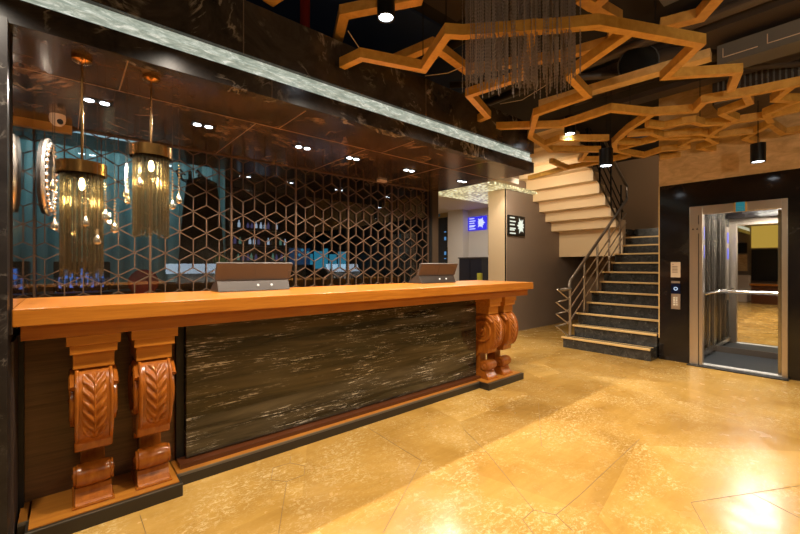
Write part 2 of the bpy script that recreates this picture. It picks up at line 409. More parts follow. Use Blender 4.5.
# upper flight as a folded plate
uf = thing('upper_stair_flight', 'pale folded underside of the upper stair flight rising towards the ceiling', 'stairs', (8.54, 3.1, 1.51))
lower = [(8.54, 1.51), (8.54, 2.07)]
x, z = 8.19, 2.07
for k in range(9):
    lower.append((x, z)); z2 = z+.193; lower.append((x, z2)); x -= .255; z = z2
lower.append((x, z))
upper = [(x, z+.17)]
for k in range(9):
    xx = x+.255*(k+1); upper.append((xx-.02+.0, z+.17-.193*k)); upper.append((xx-.02, z+.17-.193*(k+1)))
upper.append((8.68, upper[-1][1])); upper.append((8.68, 1.51))
ufm = MB().prism(lower+upper, 'y', 3.10, 4.399).build('folded_soffit', m_beige, uf)
MB().prism([(a, b) for a, b in lower]+[(a, b) for a, b in upper], 'y', 3.06, 3.10).build('stringer', m_column, uf)
# railing
rl = thing('stair_railing', 'steel railing with bent rails beside the marble steps', 'railing', (6.3, 3.06, .172))
slope = RIS/RUN
def rz(x, h): return .172+(x-6.3)*slope+h
posts = [6.3, 6.82, 7.34, 7.86, 8.38]
for k, px in enumerate(posts):
    MB().tube([(px, 3.06, RIS*(2*k+1)), (px, 3.06, rz(px, .86))], .02, 10).build('post', m_steel_warm, rl, smooth=True)
MB().tube([(6.12, 3.12, .92), (6.10, 3.04, .93), (6.16, 2.99, .94), (6.24, 3.04, .98), (6.32, 3.06, rz(6.32, .88)), (8.75, 3.06, rz(8.75, .88)), (8.78, 3.07, 2.95), (8.3, 3.08, 3.25), (7.6, 3.08, 3.75)], .026, 10).build('handrail', m_steel_dark, rl, smooth=True)
for h, zt in ((.23, .33), (.43, .53), (.62, .72)):
    MB().tube([(6.27, 3.07, zt-.17), (6.05, 3.17, zt), (6.12, 3.12, zt+.02), (6.20, 3.09, zt+.03), (6.30, 3.06, rz(6.3, h)), (8.7, 3.06, rz(8.7, h))], .011, 8).build('rail', m_steel_warm, rl, smooth=True)
MB().tube([(6.07, 3.16, .93), (6.28, 3.07, .76)], .011, 8).build('rail', m_steel_warm, rl, smooth=True)
ur = thing('upper_stair_railing', 'dark railing of sloping bars above the upper flight', 'railing', (8.3, 3.08, 2.24))
for k in range(4):
    px = 8.5-.5*k
    MB().box(px-.012, px+.012, 3.068, 3.092, 2.24+.76*(8.3-px), 2.24+.76*(8.3-px)+.85).build('post', m_blackmetal, ur)
for h in (.2, .4, .6):
    MB().tube([(8.6, 3.08, 2.0+h), (6.9, 3.08, 3.30+h)], .012, 6).build('rail', m_blackmetal, ur)

# ------------------------------------------------------------------ LIFT
lf = thing('lift', 'steel framed glass lift with open doorway and mirrored back', 'lift', (6.36, .98, 0))
fr = MB().box(6.33, 6.42, 1.307, 1.448, 0, 2.10).build('door_jamb', m_steel_warm, lf, bevel=.004)
MB().box(6.322, 6.33, 1.345, 1.352, 0, 1.98).build('jamb_groove', m_black, fr)
fr2 = MB().box(6.33, 6.42, .512, .5625, 0, 2.10).build('door_jamb', m_steel_warm, lf, bevel=.004)
MB().box(6.33, 6.42, .5625, 1.307, 1.99, 2.10).build('door_head', m_steel_warm, lf, bevel=.004)
MB().box(6.24, 6.42, .50, 1.46, 0, .012).build('threshold', m_black, lf)
MB().box(6.36, 6.46, .5625, 1.307, .012, .022).build('door_sill', M('satin sill', (.6, .58, .55), .45, .4), lf)
XM = 7.5
MB().box(6.46, XM, .45, 1.42, 0, .015).build('cab_floor', M('dark lift floor', (.035, .04, .045), .3), lf)
MB().box(6.46, XM, .40, 1.42, 2.30, 2.34).build('cab_ceiling', m_steel, lf)
MB().box(6.75, 7.3, .66, 1.2, 2.285, 2.30).build('ceiling_light', m_lightpanel, lf)
MB().box(XM, XM+.03, .40, 1.45, 0.015, 2.30).build('back_mirror', m_mirror, lf)
MB().box(XM-.012, XM, .40, 1.45, 0.015, .10).build('kick_plate', m_steel_dark, lf)
MB().box(6.46, XM, .40, .43, .015, 2.30).build('side_panel', m_steel, lf)
sg = MB().box(6.46, XM, 1.42, 1.43, .015, 2.30).build('side_glass', m_liftglass, lf)
for x_ in (6.50, 6.80, 7.12, 7.44):
    MB().box(x_, x_+.035, 1.39, 1.42, .015, 2.30).build('glass_mullion', m_steel, sg)
MB().box(6.48, XM, 1.37, 1.40, .06, .12).build('bottom_rail', m_steel, sg)
hr = MB().tube([(6.55, 1.34, .93), (XM-.08, 1.34, .93), (XM-.06, 1.30, .93), (XM-.06, .48, .93)], .022, 10).build('handrail', m_chrome, lf, smooth=True)
cp = MB().box(6.62, 6.80, 1.375, 1.392, .75, 1.95).build('control_panel', m_steel_dark, lf)
for z_ in (.95, 1.05, 1.15, 1.25): MB().lathe([(.014, 0), (.014, .004), (0, .004)], (6.71, 1.371, z_), 12, 'y').build('button', m_chrome, cp)
MB().box(6.67, 6.75, 1.369, 1.376, 1.42, 1.60).build('display', m_ledblue, cp)
MB().box(6.67, 6.75, 1.369, 1.376, 1.68, 1.86).build('display', m_ledblue, cp)
MB().box(6.40, 6.45, .57, .60, .02, 1.98).build('door_leaf_edge', m_steel, lf)
struct('wall_lift_shaft_side', box(6.6, 8.2, 1.62, 1.70, 0, 3.0), M('pale shaft wall', (.50, .47, .43), .4))
struct('wall_lift_shaft', box(6.6, 9.9, .28, .36, 0, 3.0).box(8.2, 8.3, .36, 1.70, 0, 3.0), m_wallmarble)
# arrows on the jamb indicator
a_, b_, _ = ray(697, 224)
ind = MB().box(6.318, 6.33, 1.335, 1.43, 1.74, 1.86).build('direction_indicator', m_steel_warm, fr)
for yy in (1.36, 1.405):
    MB().prism([(yy-.012, 1.79), (yy+.012, 1.79), (yy, 1.815)], 'x', 6.314, 6.319).build('arrow', m_black, ind)
# sign over the lift
sn = thing('lift_sign', 'small teal sign with amber side strips above the lift doorway', 'sign', (6.30, .925, 2.02))
MB().box(6.30, 6.328, .865, .985, 1.98, 2.10).build('sign_back', M('amber edge', (.55, .30, .08), .4), sn)
MB().box(6.294, 6.30, .882, .968, 1.985, 2.098).build('sign_face', m_tealsign, sn)
for z_ in (2.0, 2.02, 2.04): MB().box(6.292, 6.294, .90, .95, z_, z_+.006).build('lettering', M('pale lettering', (.1, .35, .4), .5), sn)
# call panel + notice
nt_ = thing('notice_plate', 'cream notice plate on the black marble left of the lift', 'notice', (6.358, 1.62, 1.2))
MB().box(6.350, 6.3605, 1.555, 1.665, 1.155, 1.365).build('plate', m_paper, nt_)
mk = M('grey print', (.2, .13, .09), .6)
for k, z_ in enumerate((1.33, 1.30, 1.28, 1.26, 1.24, 1.22)): MB().box(6.348, 6.350, 1.585 if k else 1.63, 1.65, z_, z_+.008).build('print_line', mk, nt_)
MB().box(6.348, 6.3605, 1.56, 1.66, 1.075, 1.105).build('name_strip', m_steel_warm, nt_)
cpn = thing('lift_call_panel', 'black and steel lift call panel on black marble below the notice', 'call panel', (6.358, 1.61, .8))
MB().box(6.348, 6.3605, 1.555, 1.66, .93, 1.07).build('button_plate', M('navy gloss', (.004, .008, .03), .15), cpn)
MB().tube([(6.346, 1.607+.02*math.cos(a*PI/8), 1.0+.02*math.sin(a*PI/8)) for a in range(16)], .004, 6, True).build('ring_button', emis('white ring', (.6, .75, 1), 1.0), cpn)
kp = MB().box(6.348, 6.3605, 1.555, 1.66, .72, .93).build('key_plate', m_steel_warm, cpn)
for r_ in range(4):
    for c_ in range(2): MB().box(6.345, 6.348, 1.585+.03*c_, 1.605+.03*c_, .77+.032*r_, .79+.032*r_).build('key', M('white key', (.8, .75, .65), .4), kp)

# ------------------------------------------------------------------ COUNTER
ct = thing('reception_counter', 'long reception counter with golden wood top and striped black marble front', 'counter', (-.18, 2.5, 0))
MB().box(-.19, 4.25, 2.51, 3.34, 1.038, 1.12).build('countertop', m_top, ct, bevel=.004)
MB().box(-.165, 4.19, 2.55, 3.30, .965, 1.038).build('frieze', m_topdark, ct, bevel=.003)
MB().box(-.17, .53, 2.85, 3.25, .07, .965).build('side_bay', m_bay, ct)
MB().box(-.189, -.168, 2.80, 3.25, .0, .965).build('shadow_gap', m_black, ct)
MB().box(.53, .573, 2.80, 3.25, .07, .965).build('shadow_gap', m_black, ct)
MB().box(3.47, 3.64, 2.85, 3.25, .07, .965).build('end_bay', m_carve, ct)
MB().box(.575, 3.468, 2.75, 3.25, .105, .965).build('marble_panel', m_panel, ct, bevel=.003)
MB().box(.53, 3.47, 2.69, 3.25, .0701, .098).build('skirting_with_shade', m_redwood, ct)  # wood strip whose dark red-brown also paints the shade below the marble
MB().box(-.18, 3.60, 2.63, 3.28, 0, .058).build('plinth', m_plinth, ct)
MB().box(-.18, 3.60, 2.645, 3.25, .058, .07).build('plinth_top', m_basetop, ct)
MB().box(-.18, 3.60, 2.632, 2.645, .058, .0705).build('plinth_edge', m_plinthedge, ct)
for x0, x1 in ((-.15, .509), (3.376, 4.04)):
    b_ = MB().box(x0, x1, 2.51, 3.28 if x0 > 1 else 2.9, 0, .07).build('plinth_block', m_plinth, ct, bevel=.003)
    MB().box(x0+.012, x1-.012, 2.54, 2.90, .07, .0745).build('plinth_block_top', m_basetop, b_)
    MB().box(x0, x1, 2.512, 2.518, .066, .0725).build('edge_line', m_plinthedge, b_)
# corbel built in local coordinates: x across, y = -outwards from the counter, origin on the plinth block
def corbel():
    c = thing('corbel', '', 'corbel', (0, 0, 0), 'carved wooden corbels under the counter')
    Z0 = .0745
    def Y(p): return 2.85-2.55-p     # origin at y=2.55
    # stepped cap
    steps = [(.955, .965, .35, .112), (.90, .955, .35, .112), (.855, .90, .31, .098), (.805, .855, .27, .085)]
    mb = MB()
    mb.box(-.112, .112, Y(.295), Y(.0), .915-Z0, .9645-Z0).box(-.098, .098, Y(.285), Y(0), .87-Z0, .915-Z0).box(-.086, .086, Y(.262), Y(0), .79-Z0, .87-Z0)
    mb.build('cap', m_top, c, bevel=.003)
    # scroll body
    prof = [(.0, .80), (.205, .80), (.235, .79), (.275, .767), (.308, .728), (.328, .68), (.337, .62), (.334, .56), (.322, .50), (.302, .455), (.272, .422), (.252, .40), (.246, .365), (.236, .355), (.15, .352), (.11, .335), (.09, .30), (0, .28)]
    mb = MB().prism([(Y(p), z-Z0) for p, z in prof], 'x', -.080, .080)
    mb.build('scroll', m_carve, c, smooth=True, bevel=.010)
    # edge fillets
    for sx in (-1, 1):
        MB().tube([(sx*.070, Y(p)-.001, z-Z0) for p, z in prof[2:11]], .009, 8).build('edge_bead', m_carve, c, smooth=True)
        # volutes on the flank
        pts = []
        for i in range(46):
            a = i/45*4.6*PI; r = .152*(1-i/45)**.85+.012
            pts.append((sx*.084, Y(.165+r*math.cos(a+.6)), .61-Z0+r*math.sin(a+.6)))
        MB().tube(pts, .013, 8, rads=[.019-.009*i/45 for i in range(46)]).build('volute', m_carve, c, smooth=True)
        MB().lathe([(.028, 0), (.022, .012), (.010, .020), (0, .022)], (0, 0, 0), 14, 'x')
        e = MB().lathe([(0, -.026), (.02, -.02), (.028, 0), (.02, .02), (0, .026)], (sx*.080, Y(.165), .61-Z0), 14, 'x'); e.build('volute_eye', m_carve, c, smooth=True)
        e = MB().lathe([(.050, -.004), (.050, .006), (.030, .006), (.026, .002), (.012, .012), (0, .012)] if sx > 0 else [(.050, .004), (.050, -.006), (.030, -.006), (.026, -.002), (.012, -.012), (0, -.012)], (sx*.078, Y(.195), .218-Z0), 18, 'x'); e.build('roll_end', m_carve, c, smooth=True)
    # acanthus leaf relief following the front
    def front(t):   # t 0 bottom 1 top -> (p,z), by z
        z = .43+(.765-.43)*t
        for i in range(len(prof)-1):
            (p0, z0), (p1, z1) = prof[i], prof[i+1]
            if z1 <= z <= z0 and i > 1: q = (z-z1)/(z0-z1); return p1+(p0-p1)*q, z
        return .3, z
    nx, nz = 30, 84; mb = MB()
    for j in range(nz+1):
        t = j/nz; p, z = front(t)
        wd = .052*min(1, math.sqrt(max(t, 0)/.12))*(1 if t < .9 else 1)*(.90+.10*abs(math.sin(t*7*PI)))
        for i in range(nx+1):
            s = -1+2*i/nx; a = abs(s)
            stem = .007*math.exp(-(a/.09)**2)
            ph = (t*6.5-a*1.15)*2*PI
            lobe = .5+.5*math.cos(ph)
            h = .002+stem*1.3+.015*(lobe**.8)*(math.sin(PI*min(1, a*.9+.08))**.6)*(1 if a > .08 else .4)
            if a > .97 or t < .01: h = -.004
            if t < .14: h = h*.6+.004*math.cos(s*9)*min(1, t/.05)
            mb.v.append((s*wd, Y(p+h), z-Z0))
    for j in range(nz):
        for i in range(nx):
            n = j*(nx+1)+i; mb.f.append((n, n+1, n+nx+2, n+nx+1))
    mb.build('acanthus_leaf', m_carve, c, smooth=True)
    # lower roll, shank, foot
    MB().box(-.054, .054, Y(.12), Y(0), .14-Z0, .37-Z0).build('shank', m_carve, c, bevel=.006)
    MB().lathe([(.040, -.079), (.056, -.070), (.060, -.04), (.060, .04), (.056, .070), (.040, .079)], (0, Y(.195), .218-Z0), 22, 'x').build('roll', m_carve, c, smooth=True)
    MB().prism([(Y(0), 0), (Y(.262), 0), (Y(.260), .014), (Y(.248), .022), (Y(.235), .040), (Y(.222), .062), (Y(.215), .085), (Y(.0), .085)], 'x', -.078, .078).build('foot', m_carve, c, bevel=.004)
    MB().box(-.088, .088, Y(.266), Y(0), 0, .010).build('foot_plate', m_carve, c, bevel=.003)
    return c
cb = corbel(); cb.location = (.11, 2.55, .0745); cb['label'] = 'leftmost carved wooden corbel under the counter, nearest the camera'
copy_tree(cb, (.38, 2.55, .0745), 'carved wooden corbel just left of the striped marble panel')
copy_tree(cb, (3.565, 2.55, .0745), 'carved scroll corbel directly right of the striped marble panel')
copy_tree(cb, (3.845, 2.55, .0745), 'outermost carved scroll corbel at the far right end of the counter')

# monitors on the counter
def monitor(x, y, label):
    o = thing('counter_monitor', label, 'monitor', (x, y, 1.12), 'touch monitors on the counter')
    Mx = Matrix.Translation((x, y, 1.135)) @ Matrix.Rotation(math.radians(22), 4, 'X')
    lid = MB().box(-.30, .30, -.012, .012, .085, .225, Mx).build('display_housing', m_pos, o, bevel=.004)
    MB().box(-.285, .285, .012, .0135, .09, .215, Mx).build('screen', m_screen, lid)
    MB().box(-.006, -.002, -.0135, -.011, .09, .22, Mx).build('seam', m_posdark, lid)
    MB().box(.27, .295, -.0135, -.011, .10, .16, Mx).build('hinge_patch', m_posdark, lid)
    b_ = MB().prism([(y-.075, 1.1205), (y+.15, 1.1205), (y+.12, 1.15), (y+.0, 1.215), (y-.035, 1.213)], 'x', x-.285, x+.285).build('base_housing', m_pos, o, bevel=.004)
    MB().box(x-.29, x+.29, y-.045, y-.02, 1.205, 1.222).build('vent_line', m_posdark, b_)
    for dx in (.02, .13):
        MB().lathe([(0, -.004), (.009, -.004), (.009, .004)], (x+dx, y-.061, 1.165), 10, 'y').build('port_light', emis('port glow', (1, .9, .75), 1.2), b_)
    return o
monitor(1.15, 3.18, 'taupe backed touch monitor on the middle of the counter')
monitor(3.25, 3.18, 'taupe backed touch monitor near the right end of the counter')

# ------------------------------------------------------------------ LATTICE SCREENS
YL = 4.13
PW, PITCH = .702, .117; A = PITCH/math.cos(PI/6)
ZT = 2.43; ZB = .02
ref_z = 2.245   # a six-armed node at column k=7 (X=.925)
names = ['leftmost copper rhombus lattice screen behind the pendant lamps', 'copper rhombus lattice screen behind the left end of the first monitor',
         'copper rhombus lattice screen in front of the bottle shelves', 'copper rhombus lattice screen in front of the blue glowing display',
         'copper rhombus lattice screen directly left of the dark end strip', 'copper rhombus lattice screen reaching the corridor']
def clip_seg(p, q, x0, x1, z0, z1):
    t0, t1 = 0., 1.; dx, dz = q[0]-p[0], q[1]-p[1]
    for a, b in ((-dx, p[0]-x0), (dx, x1-p[0]), (-dz, p[1]-z0), (dz, z1-p[1])):
        if abs(a) < 1e-9:
            if b < -1e-6: return None
        else:
            t = b/a
            if a < 0: t0 = max(t0, t)
            else: t1 = min(t1, t)
    if t1-t0 < 1e-3: return None
    return (p[0]+dx*t0, p[1]+dz*t0), (p[0]+dx*t1, p[1]+dz*t1)
def bar2(mb, p, q, w, y0, y1):
    d = Vector((q[0]-p[0], q[1]-p[1])); l = d.length; d.normalize(); n = Vector((-d.y, d.x))*w/2
    pts = [(p[0]+n.x, p[1]+n.y), (q[0]+n.x, q[1]+n.y), (q[0]-n.x, q[1]-n.y), (p[0]-n.x, p[1]-n.y)]
    mb.prism(pts, 'y', y0, y1)
slabels = ['leftmost copper rhombus lattice screen behind the first pendant lamp', 'copper rhombus lattice screen with the first monitor in front of it',
           'copper rhombus lattice screen in front of the bottle shelves', 'copper rhombus lattice screen left of the blue glowing display, right of the bottle shelves',
           'copper rhombus lattice screen in front of the blue glowing display', 'rightmost copper rhombus lattice screen beside the corridor']
for s in range(6):
    xa = -.129+PW*s; xb = xa+PW
    if s == 0: xa = -.19
    o = thing('lattice_screen', slabels[s], 'screen', (xa, YL, ZB), 'copper lattice screens behind the counter')
    mb = MB().box(xa, xa+.007, YL-.012, YL+.012, ZB, ZT).box(xb-.008, xb-.001, YL-.012, YL+.012, ZB, ZT)
    mb.box(xa, xb-.001, YL-.012, YL+.012, ZT-.012, ZT).box(xa, xb-.001, YL-.012, YL+.012, ZB, ZB+.02)
    mb.build('frame', m_copper, o)
    mb = MB(); wz = .0072
    x_org = .924  # column with node at ref_z
    for ci in range(-12, 32):
        cx = x_org+PITCH*ci
        for rj in range(-8, 4):
            cz = ref_z+3*A*rj+(1.5*A if ci % 2 else 0)
            for ang in (90, -90, 30, 150, -30, -150):
                # every edge of the rhombille leaves a six-armed node
                q = (cx+A*math.cos(math.radians(ang)), cz+A*math.sin(math.radians(ang)))
                sg_ = clip_seg((cx, cz), q, xa+.006, xb-.006, max(ZB, .85), ZT-.006)
                if sg_: bar2(mb, sg_[0], sg_[1], wz, YL-.008, YL+.008)
    mb.build('rhombus_lattice', m_copper, o)
    MB().box(xa+.001, xb-.002, YL+.014, YL+.020, ZB, ZT).build('glass_pane', m_pane, o)
struct('trim_6', box(4.083, 4.13, 4.09, 4.20, 0, 2.43), m_black)
struct('trim_7', box(4.13, 4.26, 4.09, 4.13, 0, 2.43), M('dark brown post', (.06, .04, .025), .3))
tag(MB().box(-.19, .034, 4.05, 4.112, 2.37, 2.43).build('brass_header', M('satin brass', (.60, .32, .08), .45, .3)), 'brass bar tucked below the soffit in the left corner', 'bar')

# ------------------------------------------------------------------ BACK OFFICE THINGS
tag(MB().prism([(-1.9, 6.0)]+[(-1.9+.06*i, 6.0+.03*math.sin(i*1.7)) for i in range(62)]+[(1.8, 6.1), (-1.9, 6.1)], 'z', 1.0, 2.74).build('curtain', m_teal), 'teal curtain hanging behind the lattice on the left', 'curtain')
tag(MB().box(.03, .50, 4.155, 4.17, 2.412, 2.426).build('cove_light_strip', m_cove), 'pale blue light strip along the top of the lattice', 'light')
cs = thing('coat_stand', 'black coat stand with curled hooks behind the lattice', 'coat stand', (1.13, 5.2, 0))
MB().tube([(1.13, 5.2, .03), (1.13, 5.2, 2.45)], .02).build('pole', m_black, cs)
MB().lathe([(.2, 0), (.2, .02), (.03, .04)], (1.13, 5.2, 0)).build('base', m_black, cs)
for a in range(4):
    c_, s_ = math.cos(a*PI/2+.4), math.sin(a*PI/2+.4)
    MB().tube([(1.13+c_*r, 5.2+s_*r, z) for r, z in ((.0, 2.35), (.08, 2.33), (.15, 2.36), (.17, 2.42), (.13, 2.45), (.10, 2.42))], .01, 6).build('hook', m_black, cs)
ck = MB().lathe([(.03, 2.40), (.17, 2.33), (.21, 2.0), (.24, 1.6), (.28, 1.1), (.27, 1.05)], (1.18, 5.2, 0), 18)
ck.v = [(1.26+(x-1.18)*(1+.1*math.sin(6*math.atan2(y-5.2, x-1.18))), y, z) for x, y, z in ck.v]
tag(ck.build('coat', M('black cloth', (.006, .007, .009), .9), None, smooth=True), 'long black coat hanging on the stand behind the lattice', 'coat')
# back cabinets
ORD = ['first ', 'second ', 'third ', 'fourth ', 'fifth ', 'sixth ', 'seventh ', 'eighth ', 'ninth ', 'tenth ', 'eleventh ', 'twelfth ']
def shelf_row(x0, x1, z, y, n, mats, label, group):
    for i in range(n):
        x = x0+(x1-x0)*(i+.5)/n+random.uniform(-.01, .01); h = random.uniform(.09, .13)
        tag(MB().lathe([(.022, 0), (.022, h*.6), (.009, h*.75), (.009, h)], (x, y, z), 8).build('bottle', random.choice(mats)), ORD[i]+label, 'bottle', group)
sh = thing('bottle_shelf', 'dark wall shelves with three rows of small lit bottles', 'shelf', (2.35, 6.4, 1.3))
for z_ in (1.40, 1.66, 1.92): MB().box(1.95, 2.95, 6.3, 6.55, z_-.03, z_).build('shelf_board', M('dark shelf', (.02, .018, .018), .5), sh)
MB().box(1.95, 2.95, 6.55, 6.58, 1.3, 2.15).build('back_board', m_black, sh)
wb = emis('white lit bottle', (.7, .8, 1), .7); gb = emis('green lit bottle', (.3, .6, .45), .35); pb = emis('purple lit bottle', (.25, .2, .5), .3); ab = M('amber bottle', (.1, .06, .03), .3)
shelf_row(2.0, 2.75, 1.92, 6.4, 11, [wb, pb, ab], 'tiny bottle from the left on the top shelf behind the lattice', 'bottles on the top shelf')
shelf_row(2.0, 2.9, 1.66, 6.4, 12, [gb, pb, wb, ab], 'tiny bottle from the left on the middle shelf behind the lattice', 'bottles on the middle shelf')
shelf_row(2.05, 2.9, 1.40, 6.4, 12, [pb, ab, pb, gb], 'tiny bottle from the left on the bottom shelf behind the lattice', 'bottles on the bottom shelf')
# blue glowing display
bd = thing('glowing_display', 'row of cyan glowing panels behind the lattice at counter height', 'display', (3.7, 6.2, 1.1))
MB().box(3.15, 4.1, 6.2, 6.5, 0, 1.25).build('cabinet', m_duct, bd)
for i, (x_, w_) in enumerate(((3.18, .10), (3.31, .16), (3.50, .08), (3.62, .14), (3.80, .16))):
    MB().box(x_, x_+w_, 6.18, 6.2, 1.26, 1.52+.05*(i % 3)).build('panel', m_cyan, bd)
pc = thing('aquarium', 'dim blue glowing tank left of the cyan panels', 'tank', (2.95, 6.0, 1.2))
MB().box(2.75, 3.12, 5.85, 6.15, 0, 1.33).build('stand', m_black, pc)
MB().box(2.80, 3.08, 5.9, 6.1, 1.33, 1.60).build('tank_body', emis('dim blue', (.02, .09, .22), .5), pc)
for i in range(5): MB().lathe([(.0, 0), (.03, .03), (.0, .06)], (2.83+.05*i, 5.88, 1.38+.04*(i*2 % 5)), 8).build('glow_spot', m_cyan, pc)
bs = thing('back_bar', 'blue lit glassware cabinet behind the first pendant lamp', 'cabinet', (.0, 5.2, 1.05))
for k in range(9): MB().box(-.06+.042*k, -.06+.042*k+.028, 5.24, 5.25, 1.09+.03*(k%2), 1.20+.09*((k*5)%3)/2).build('lit_panel', m_bluelit, bs)
MB().box(-.1, .36, 5.25, 5.5, 1.05, 1.36).build('cabinet_back', m_black, bs)
MB().box(-.35, .8, 5.0, 5.5, 0, 1.048).build('base_cabinet', m_beam, bs)
for i in range(11):
    tag(MB().lathe([(.018, 0), (.003, .01), (.003, .05), (.022, .08), (.02, .14)], (-.08+.045*i, 5.15, 1.05), 8).build('stem_glass', m_clear), ORD[i]+'small stemmed glass from the left on the blue lit shelf', 'glass', 'glasses on the blue lit shelf')
pl = thing('potted_plant', 'leafy potted plant behind the lattice left of the first monitor', 'plant', (1.30, 4.6, 1.0))
MB().lathe([(.06, 0), (.08, .12), (.07, .12)], (1.30, 4.6, 1.0)).build('pot', m_duct, pl, smooth=True)
MB().box(1.22, 1.38, 4.52, 4.68, 0, 1.0).build('pot_stand', m_black, pl)
lm = MB()
for i in range(70):
    a = random.uniform(0, 2*PI); e = random.uniform(.1, 1.3); r = random.uniform(.06, .15); c = Vector((1.30, 4.6, 1.18))
    d = Vector((math.cos(a)*math.cos(e), math.sin(a)*math.cos(e), math.sin(e)*1.5)); p = c+d*r; sd = d.cross(Vector((0, 0, 1))).normalized()*.018
    lm.poly([p-d*.04, p+sd, p+d*.06, p-sd])
lm.build('foliage', m_dkleaf, pl)
tag(MB().box(-.3, 1.4, 5.9, 5.95, .9, 1.1).build('office_desk', m_duct), 'dark desk behind the lattice on the left', 'desk')
oc = thing('red_chair', 'dark red chair back behind the lattice', 'chair', (.62, 4.9, .5))
MB().lathe([(0, -.03), (.12, -.02), (.14, 0), (.12, .02), (0, .03)], (.62, 4.9, 1.14), 18, 'y').build('backrest', M('red cloth', (.25, .01, .01), .7), oc, smooth=True)
MB().box(.60, .64, 4.89, 4.93, 0, 1.05).build('leg', m_black, oc)

# ------------------------------------------------------------------ WALL ORNAMENT, CCTV
orn = thing('oval_mirror', 'oval mirror with beaded silver frame hanging on the left mirrored wall', 'mirror', (-.12, 3.77, 1.945))
ang = math.radians(79)
Mo = Matrix.Translation((-.115, 3.72, 1.945)) @ Matrix.Rotation(ang, 4, 'Z')
def oval(a, b, n, y=0): return [tuple(Mo @ Vector((a*math.cos(2*PI*i/n), y, b*math.sin(2*PI*i/n)))) for i in range(n)]
n_ = 40; mb = MB(); f_ = oval(.15, .262, n_, -.02); k_ = oval(.15, .262, n_, .012)
mb.v = f_+k_; mb.f = [tuple(range(n_)), tuple(range(2*n_-1, n_-1, -1))]+[(i, (i+1) % n_, n_+(i+1) % n_, n_+i) for i in range(n_)]
mb.build('backing', m_black, orn)
MB().tube(oval(.15, .262, 48, -.02), .014, 8, True).build('outer_frame', m_silver, orn, smooth=True)
MB().tube(oval(.095, .20, 48, -.03), .008, 8, True).build('inner_frame', m_silver, orn, smooth=True)
bead = None
for i, p in enumerate(oval(.122, .232, 30, -.034)):
    q = MB().lathe([(0, -.017), (.012, -.012), (.017, 0), (.012, .012), (0, .017)], p, 10); q.build('bead', m_silver, orn, smooth=True)
cc = thing('security_camera', 'white dome security camera under the soffit by the brass bar', 'security camera', (-.05, 3.82, 2.43))
MB().lathe([(.046, 2.43), (.048, 2.40), (.044, 2.375), (.026, 2.352), (0, 2.348)], (-.05, 3.82, 0), 24).build('housing', m_camwhite, cc, smooth=True)
MB().lathe([(0, -.042), (.018, -.044), (.018, -.02)], (-.035, 3.815, 2.372), 16, 'y').build('lens', m_black, cc, smooth=True)

# ------------------------------------------------------------------ PENDANT LAMPS
def pendant(x, y, ztop, zbot, label, drops):
    R = .108
    o = thing('pendant_lamp', label, 'pendant lamp', (x, y, 2.43), 'pendant lamps over the counter')
    MB().lathe([(.045, 2.43), (.045, 2.41), (.03, 2.40), (.008, 2.395)], (x, y, 0), 24).build('canopy', m_brass, o, smooth=True)
    MB().tube([(x, y, 2.40), (x, y, ztop+.01)], .006, 8).build('stem', m_brass, o, smooth=True)
    MB().lathe([(R, ztop-.062), (R, ztop), (R-.012, ztop), (R-.012, ztop-.062), (R, ztop-.062)], (x, y, 0), 40).build('ring', m_brass, o, smooth=True)
    MB().lathe([(0, ztop-.012), (R-.012, ztop-.012), (R-.012, ztop-.006), (0, ztop-.006)], (x, y, 0), 32).build('top_plate', m_brass, o)
    MB().lathe([(.012, ztop-.01), (.012, ztop-.08), (0, ztop-.08)], (x, y, 0), 12).build('socket', m_brass, o, smooth=True)
    MB().lathe([(.008, ztop-.08), (.013, ztop-.095), (.016, ztop-.115), (.011, ztop-.135), (0, ztop-.143)], (x, y, 0), 14).build('bulb', m_bulb, o, smooth=True)
    base_rod = None
    for ring, (rr, n) in enumerate(((R-.022, 26), (R-.045, 16))):
        for i in range(n):
            a = 2*PI*i/n+ring*.1; zz = zbot+random.uniform(-.02, .02)+ring*.03
            px, py = x+rr*math.cos(a), y+rr*math.sin(a)
            if base_rod is None:
                base_rod = MB().tube([(x, y, 2.43), (x, y, 1.43)], .0075, 6).build('glass_rod', m_smoke, o, smooth=True); g = base_rod
            else:
                g = base_rod.copy(); COL.objects.link(g)
            zt = ztop-.045
            g.scale = (1, 1, zt-zz); g.location = (px-x, py-y, zt-2.43)
    for (dx, dy, z0, z1) in drops:
        n = max(5, int((z0-z1)/.022)); mbk = MB()
        for i in range(n):
            zc = z0-(z0-z1-.05)*i/n; rr = .007+.003*(i/n)
            mbk.lathe([(0, zc-rr), (rr, zc), (0, zc+rr)], (x+dx, y+dy, 0), 6)
        mbk.lathe([(0, z1), (.017, z1+.008), (.020, z1+.02), (.012, z1+.04), (.003, z1+.06), (0, z1+.07)], (x+dx, y+dy, 0), 12)
        c_ = mbk.build('crystal_drop', m_clear, o, smooth=True)
        MB().tube([(x+dx, y+dy, 2.43), (x+dx, y+dy, z0)], .0012, 4).build('wire', m_steel, c_)
    d = bpy.data.lights.new('pendant_light', 'POINT'); d.energy = 2.2; d.color = (1, .78, .42); d.shadow_soft_size = .02
    l = bpy.data.objects.new('pendant_light', d); COL.objects.link(l); l.location = (x, y, ztop-.19)
